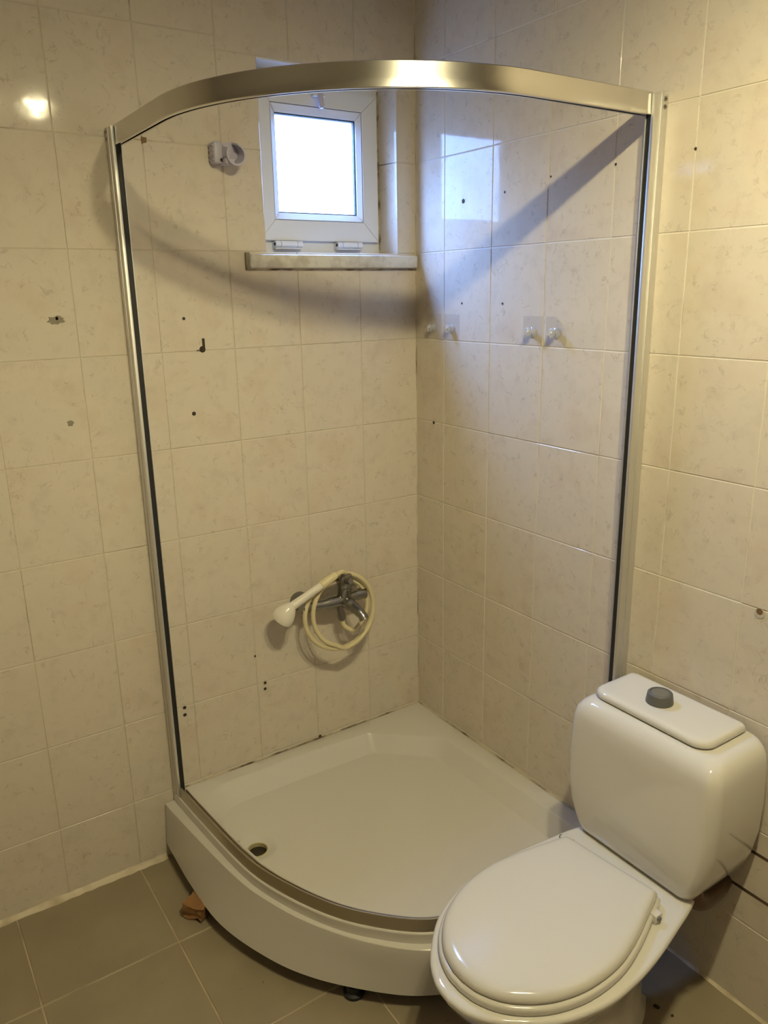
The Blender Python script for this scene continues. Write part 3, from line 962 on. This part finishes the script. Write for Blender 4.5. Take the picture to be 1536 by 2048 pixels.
# ------------------------------------------------------------------ clear adhesive hooks
HK = [(-0.090, 'faint clear adhesive hook nearest the wall corner', False), (-0.176, 'faint clear adhesive hook second from the wall corner', False),
      (-0.508, 'clear adhesive hook left of the joint, pad lying flat', False), (-0.590, 'clear adhesive hook with its pad corner peeling off the tile', True)]
for y, lab, peel in HK:
    e = empty('adhesive_hook', (0, y, 1.505), lab, 'wall hook', 'clear hooks on the right wall')
    bm = bmesh.new()
    n_ = 9
    g = [[None] * n_ for _ in range(n_)]
    for i in range(n_):
        for k in range(n_):
            u, v = i / (n_ - 1), k / (n_ - 1)
            lift = 0.0
            if peel:
                q = (u + v) - 1.35
                if q > 0: lift = 0.085 * q * q
            g[i][k] = bm.verts.new((-0.0006 - lift, y + 0.036 - 0.072 * u, 1.468 + 0.072 * v - lift * 0.3))
    for i in range(n_ - 1):
        for k in range(n_ - 1):
            bm.faces.new([g[i][k], g[i + 1][k], g[i + 1][k + 1], g[i][k + 1]])
    bmesh.ops.solidify(bm, geom=list(bm.faces), thickness=0.0005)
    bm_obj('pad', bm, CLEAR, e, 40)
    kn = lathe('knob', (-0.0012, y, 1.500), (-1, 0, 0), [(0, 0.013), (0.002, 0.013), (0.004, 0.009), (0.010, 0.008), (0.013, 0.0115), (0.016, 0.012), (0.018, 0.009)], CLEARK, e, 24)
    lathe('knob_core', (-0.0185, y, 1.502), (-1, 0, 0), [(0, 0.0040), (0.0025, 0.0030)], WHITEP, kn, 12)
    tube('hook_prong', catmull([(-0.010, y, 1.497), (-0.020, y, 1.491), (-0.024, y, 1.497), (-0.024, y, 1.506)], 4), 0.0026, CLEARK, e, 8)


# ------------------------------------------------------------------ drill holes, chips and stains of the walls
def hole(side, u, z, r=0.0045, rim=True, wall=None):
    ax = (0, -1, 0) if side == 'L' else (-1, 0, 0)
    base = (u, -0.0001, z) if side == 'L' else (-0.0001, u, z)
    w = wall_left if side == 'L' else wall_right
    if rim:
        lathe('wall_plug', base, ax, [(0, r * 1.45), (0.0005, r * 1.4), (0.0007, r * 1.1)], PLUG, w, 14)
    b2 = tuple(base[i] + ax[i] * 0.0006 for i in range(3))
    lathe('drill_hole', b2, ax, [(0, r), (0.0004, r * 0.98)], HOLEM, w, 14)


for (u, z, r, rim) in [(-0.740, 1.549, 0.004, True), (-0.734, 1.303, 0.0055, False), (-0.607, 0.559, 0.003, False),
                       (-0.580, 0.462, 0.0048, True), (-0.581, 0.442, 0.0048, True), (-0.835, 0.462, 0.0052, True), (-0.836, 0.439, 0.0052, True), (-0.399, 0.213, 0.0048, False)]:
    hole('L', u, z, r, rim)
for (u, z, r, rim) in [(-0.223, 1.842, 0.0062, False), (-0.390, 1.848, 0.003, True), (-0.221, 1.571, 0.003, True), (-0.391, 1.571, 0.003, True),
                       (-0.552, 1.866, 0.0026, False), (-0.748, 1.868, 0.003, False), (-0.090, 1.213, 0.005, False), (-0.948, 1.871, 0.003, False)]:
    hole('R', u, z, r, rim)
# the keyhole on the joint, and the plugged hole right of the toilet
lathe('drill_hole', (-0.696, -0.0002, 1.469), (0, -1, 0), [(0, 0.0085), (0.0005, 0.0083)], HOLEM, wall_left, 18)
box('keyhole_slot', -0.6955, -0.6885, -0.0008, 0.0005, 1.470, 1.497, HOLEM, wall_left)
box('keyhole_slot', -0.712, -0.700, -0.0007, 0.0005, 1.4655, 1.4685, RUSTM, wall_left)
lathe('wall_plug', (-0.0001, -1.193, 0.956), (-1, 0, 0), [(0, 0.0115), (0.0007, 0.0112), (0.0009, 0.009)], PLUG, wall_right, 18)
lathe('drill_hole', (-0.0008, -1.193, 0.960), (-1, 0, 0), [(0, 0.0072), (0.0005, 0.007)], RUSTM, wall_right, 18)


def chip(name, u, z, w, h_, mat, seed, n=18, wall=None):
    rnd = random.Random(seed)
    ring, V, F = [], [], []
    for k in range(n):
        a = 2 * math.pi * k / n
        q = 1 + rnd.uniform(-0.30, 0.22)
        ring.append((u + w / 2 * q * math.cos(a), z + h_ / 2 * q * math.sin(a)))
    V = [(x, 0.0004, zz) for x, zz in ring] + [(u + (x - u) * 0.93, -0.0006, z + (zz - z) * 0.93) for x, zz in ring]
    for k in range(n):
        F.append((k, (k + 1) % n, n + (k + 1) % n, n + k))
    F.append(tuple(n + k for k in range(n)))
    return mesh(name, V, F, mat, wall_left)


chip('glaze_chip', -1.051, 1.556, 0.040, 0.021, CHIP, 3)
chip('glaze_chip', -1.049, 1.560, 0.008, 0.009, HOLEM, 4, 9)
chip('glaze_chip', -1.048, 1.310, 0.017, 0.013, CHIP, 5, 12)
chip('glaze_chip', -0.802, 1.965, 0.018, 0.017, RUSTM, 8, 9)

# ------------------------------------------------------------------ toilet
wc = empty('toilet', (-0.40, -1.08, 0.0), 'white close-coupled toilet with closed lid against the right wall', 'toilet')
TYC = -1.072


def rrect(x0, x1, yc, hw, rf, rb, z, seg=8, yb=None):
    """x0 = front (more negative), x1 = back at the wall"""
    yb = hw if yb is None else yb
    pts = [(x0, yc - hw), (x1, yc - yb), (x1, yc + yb), (x0, yc + hw)]
    lp = round_poly(pts, [rf, rb, rb, rf], seg)
    return [(p.x, p.y, z) for p in lp]


XB = -0.012
tank_sec = [(0.3525, -0.120, 0.080, 0.020), (0.3545, -0.165, 0.120, 0.020), (0.3550, -0.186, 0.138, 0.024), (0.3575, -0.196, 0.148, 0.026), (0.364, -0.202, 0.156, 0.028), (0.385, -0.2055, 0.167, 0.029), (0.43, -0.2085, 0.1835, 0.029), (0.49, -0.2095, 0.1935, 0.029),
            (0.56, -0.2085, 0.196, 0.029), (0.62, -0.2065, 0.1945, 0.029), (0.652, -0.204, 0.1915, 0.029), (0.670, -0.1995, 0.187, 0.030), (0.682, -0.191, 0.179, 0.031), (0.6895, -0.181, 0.169, 0.033), (0.692, -0.169, 0.157, 0.034), (0.692, -0.10, 0.10, 0.03)]
loft('tank', [rrect(x, XB, TYC, hw, r_, 0.022, z) for z, x, hw, r_ in tank_sec], CERAM, wc, 50)
LYC = -1.056
lid_sec = [(0.693, -0.150, 0.136), (0.6935, -0.160, 0.146), (0.697, -0.1645, 0.1505), (0.703, -0.1655, 0.1515), (0.708, -0.1635, 0.1495), (0.7112, -0.159, 0.145), (0.7125, -0.152, 0.138), (0.713, -0.14, 0.126)]
tl = loft('tank_lid', [rrect(x, -0.016 - (0.1655 + x) * 0.6, LYC, hw, 0.036, 0.012, z) for z, x, hw in lid_sec], CERAM, wc, 50)
fb = lathe('flush_button', (-0.092, -1.040, 0.7128), (0, 0, 1), [(0, 0.0300), (0.003, 0.0300), (0.020, 0.0275), (0.0225, 0.0268), (0.024, 0.0250), (0.024, 0.0205), (0.0225, 0.0200)], GREYP, tl, 40)
lathe('button_inset', (-0.092, -1.040, 0.7352), (0, 0, 1), [(0, 0.0198), (0.0010, 0.0195), (0.0015, 0.018)], GREYP2, fb, 36)


def half_outline(ctrl, org, ang, n=10):
    """symmetric closed outline from (s, t) control points; s runs along the axis away from the wall"""
    cp = catmull([(s, t, 0) for s, t in ctrl], n)
    e = Vector((-math.cos(R(ang)), -math.sin(R(ang)))); q = Vector((math.sin(R(ang)), -math.cos(R(ang))))
    o = Vector(org)
    right = [o + e * p.x + q * p.y for p in cp]
    left = [o + e * p.x - q * p.y for p in reversed(cp[:-1])]
    return right + left


def scale_about(lp, c, sx, sy=None, dx=0):
    sy = sx if sy is None else sy
    return [Vector((c[0] + (p.x - c[0]) * sx + dx, c[1] + (p.y - c[1]) * sy)) for p in lp]


def off(lp, d):
    n = len(lp); out = []
    for i in range(n):
        t = (lp[(i + 1) % n] - lp[i - 1])
        if t.length < 1e-9: out.append(lp[i].copy()); continue
        t.normalize()
        nn = Vector((t.y, -t.x))
        out.append((lp[i], nn))
    c = sum((p for p in lp), Vector((0, 0))) / n
    res = []
    for i in range(n):
        p, nn = out[i]
        if nn.dot(p - c) < 0: nn = -nn
        res.append(p + nn * d)
    return res


BORG, BANG = (-0.212, -1.070), 4.5
bowl_ctrl = [(-0.16, 0.095), (-0.10, 0.130), (-0.02, 0.158), (0.06, 0.174), (0.16, 0.191), (0.25, 0.197), (0.33, 0.190), (0.42, 0.158), (0.495, 0.098), (0.531, 0.045), (0.540, 0.0)]
bo = half_outline(bowl_ctrl, BORG, BANG)
bc = (-0.42, -1.087)
bl_ = []
pb = (-0.34, -1.080)
for z, s, sx, sy, dx in [(0.0, 1, 0.66, 0.66, 0.0), (0.012, 1, 0.66, 0.66, 0), (0.03, 1, 0.62, 0.62, 0), (0.12, 1, 0.60, 0.56, 0.01), (0.20, 1, 0.70, 0.62, 0.01), (0.26, 1, 0.84, 0.76, 0.005),
                         (0.303, 1, 0.935, 0.895, 0.0), (0.325, 1, 0.975, 0.96, 0), (0.336, 1, 0.993, 0.990, 0), (0.343, 1, 1, 1, 0)]:
    bl_.append(z3(scale_about(bo, bc, sx, sy, dx), z))
bl_ += [z3(bo, 0.3455), z3(off(bo, -0.002), 0.3495), z3(off(bo, -0.006), 0.3515), z3(off(bo, -0.012), 0.3520)]
bowl = loft('bowl', bl_, CERAM, wc, 45)
LORG, LANG = (-0.262, -1.068), 6.0
lid_ctrl = [(-0.004, 0.060), (-0.004, 0.110), (0.004, 0.1205), (0.05, 0.134), (0.12, 0.154), (0.19, 0.168), (0.25, 0.169), (0.315, 0.158), (0.378, 0.130), (0.428, 0.085), (0.452, 0.039), (0.458, 0.0)]
lo = half_outline(lid_ctrl, LORG, LANG, 8)
so = off(lo, 0.007)
lc = (-0.49, -1.093)


def ins(lp, d): return scale_about(lp, lc, 1 - d / 0.22, 1 - d / 0.166)


seat = loft('seat_ring', [z3(ins(so, 0.006), 0.3525), z3(ins(so, 0.001), 0.3540), z3(so, 0.3570), z3(so, 0.3650), z3(ins(so, 0.002), 0.3685), z3(ins(so, 0.006), 0.3700)], SEATP, wc, 45)
lidp = loft('seat_lid', [z3(ins(lo, 0.010), 0.3708), z3(ins(lo, 0.003), 0.3715), z3(lo, 0.3740), z3(lo, 0.3785), z3(ins(lo, 0.002), 0.3835), z3(ins(lo, 0.006), 0.3880), z3(ins(lo, 0.011), 0.3905), z3(ins(lo, 0.018), 0.3920), z3(ins(lo, 0.03), 0.3926)], SEATP, wc, 60)
for (hx, hyy) in ((-0.280, -1.206), (-0.258, -0.946)):
    hg = box('seat_hinge', hx - 0.016, hx + 0.006, hyy - 0.014, hyy + 0.014, 0.3520, 0.3730, SEATP, wc, 0.003)
    tube('hinge_pin', [(hx - 0.008, hyy - 0.018, 0.3660), (hx - 0.008, hyy + 0.018, 0.3660)], 0.005, GREYP2, hg, 12)
    lathe('hinge_cap', (hx + 0.004, hyy, 0.3520), (0, 0, 1), [(0, 0.012), (0.006, 0.011), (0.009, 0.007)], SEATP, hg, 16)
# pipe under the tank
tube('waste_pipe', catmull([(-0.150, -1.205, 0.375), (-0.152, -1.208, 0.345), (-0.125, -1.210, 0.318), (-0.06, -1.20, 0.300), (-0.004, -1.185, 0.295)], 6), 0.021, PIPE, wc, 16)

# ------------------------------------------------------------------ piece of wood under the tray edge
rnd = random.Random(11)
bm = bmesh.new()
bmesh.ops.create_cube(bm, size=1.0)
bmesh.ops.subdivide_edges(bm, edges=list(bm.edges), cuts=3, use_grid_fill=True)
for v in bm.verts:
    d = Vector((mnoise.noise(v.co * 3.1), mnoise.noise(v.co * 3.1 + Vector((5, 1, 2))), mnoise.noise(v.co * 3.1 + Vector((9, 4, 7)))))
    v.co = Vector((v.co.x * 0.085, v.co.y * 0.058, v.co.z * 0.038)) + d * 0.011
mn = min(v.co.z for v in bm.verts)
for v in bm.verts:
    v.co.z -= mn
    a = R(38)
    x, y = v.co.x, v.co.y
    v.co = Vector((x * math.cos(a) - y * math.sin(a) - 0.925, x * math.sin(a) + y * math.cos(a) - 0.262, v.co.z + 0.0003))
wd = bm_obj('wood_chunk', bm, WOOD, None, 30)
tag(wd, 'rough brown chunk of wood on the floor under the tray edge', 'wood piece')

# dirt crumbs on the floor beside the toilet
for i, (cx_, cy_, r_) in enumerate([(-0.165, -1.155, 0.007), (-0.20, -1.19, 0.006), (-0.155, -1.19, 0.004), (-0.125, -1.30, 0.005), (-0.10, -1.345, 0.006), (-0.23, -1.16, 0.006)]):
    bm = bmesh.new()
    bmesh.ops.create_icosphere(bm, subdivisions=1, radius=r_)
    for v in bm.verts:
        v.co = Vector((v.co.x * rnd.uniform(0.7, 1.4), v.co.y * rnd.uniform(0.7, 1.4), max(0, v.co.z * 0.5))) + Vector((cx_, cy_, 0.0004))
    bm_obj('dirt_speck', bm, HOLEM, floor, None)

# ------------------------------------------------------------------ ceiling lamp (above the frame)
LP = Vector((-0.690, -1.615, 2.355))
lamp = empty('ceiling_lamp', (LP.x - 0.10, LP.y, CEIL), 'two-armed ceiling lamp with opaque shades hanging above the toilet', 'lamp')
lathe('ceiling_rose', (LP.x - 0.10, LP.y, CEIL - 0.001), (0, 0, -1), [(0, 0.05), (0.012, 0.05), (0.020, 0.035)], PLASTER, lamp, 28)
for dx, mt in ((0.0, BULB), (-0.20, BULB2)):
    q = LP + Vector((dx, 0, 0))
    tube('arm', catmull([(LP.x - 0.10, LP.y, CEIL - 0.018), (LP.x - 0.10 + (dx + 0.10) * 0.5, LP.y, CEIL - 0.050), (q.x, q.y, CEIL - 0.09), (q.x, q.y, q.z + 0.085)], 5), 0.006, CHROME, lamp, 10)
    lathe('shade', q, (0, 0, 1), [(0.088, 0.012), (0.084, 0.026), (0.060, 0.046), (0.020, 0.063), (-0.024, 0.0765), (-0.024, 0.075), (0.018, 0.061), (0.056, 0.044), (0.078, 0.022)], PLASTER, lamp, 40)
    bh = lathe('bulb_holder', (q.x, q.y, q.z + 0.076), (0, 0, -1), [(0, 0.014), (0.040, 0.015), (0.044, 0.012)], BLACK, lamp, 18)
    lathe('bulb', q, (0, 0, -1), [(-0.032, 0.012), (-0.022, 0.0205), (-0.012, 0.0275), (0.0, 0.030), (0.012, 0.0275), (0.022, 0.0205), (0.027, 0.013), (0.030, 0.003)], mt, bh, 16)
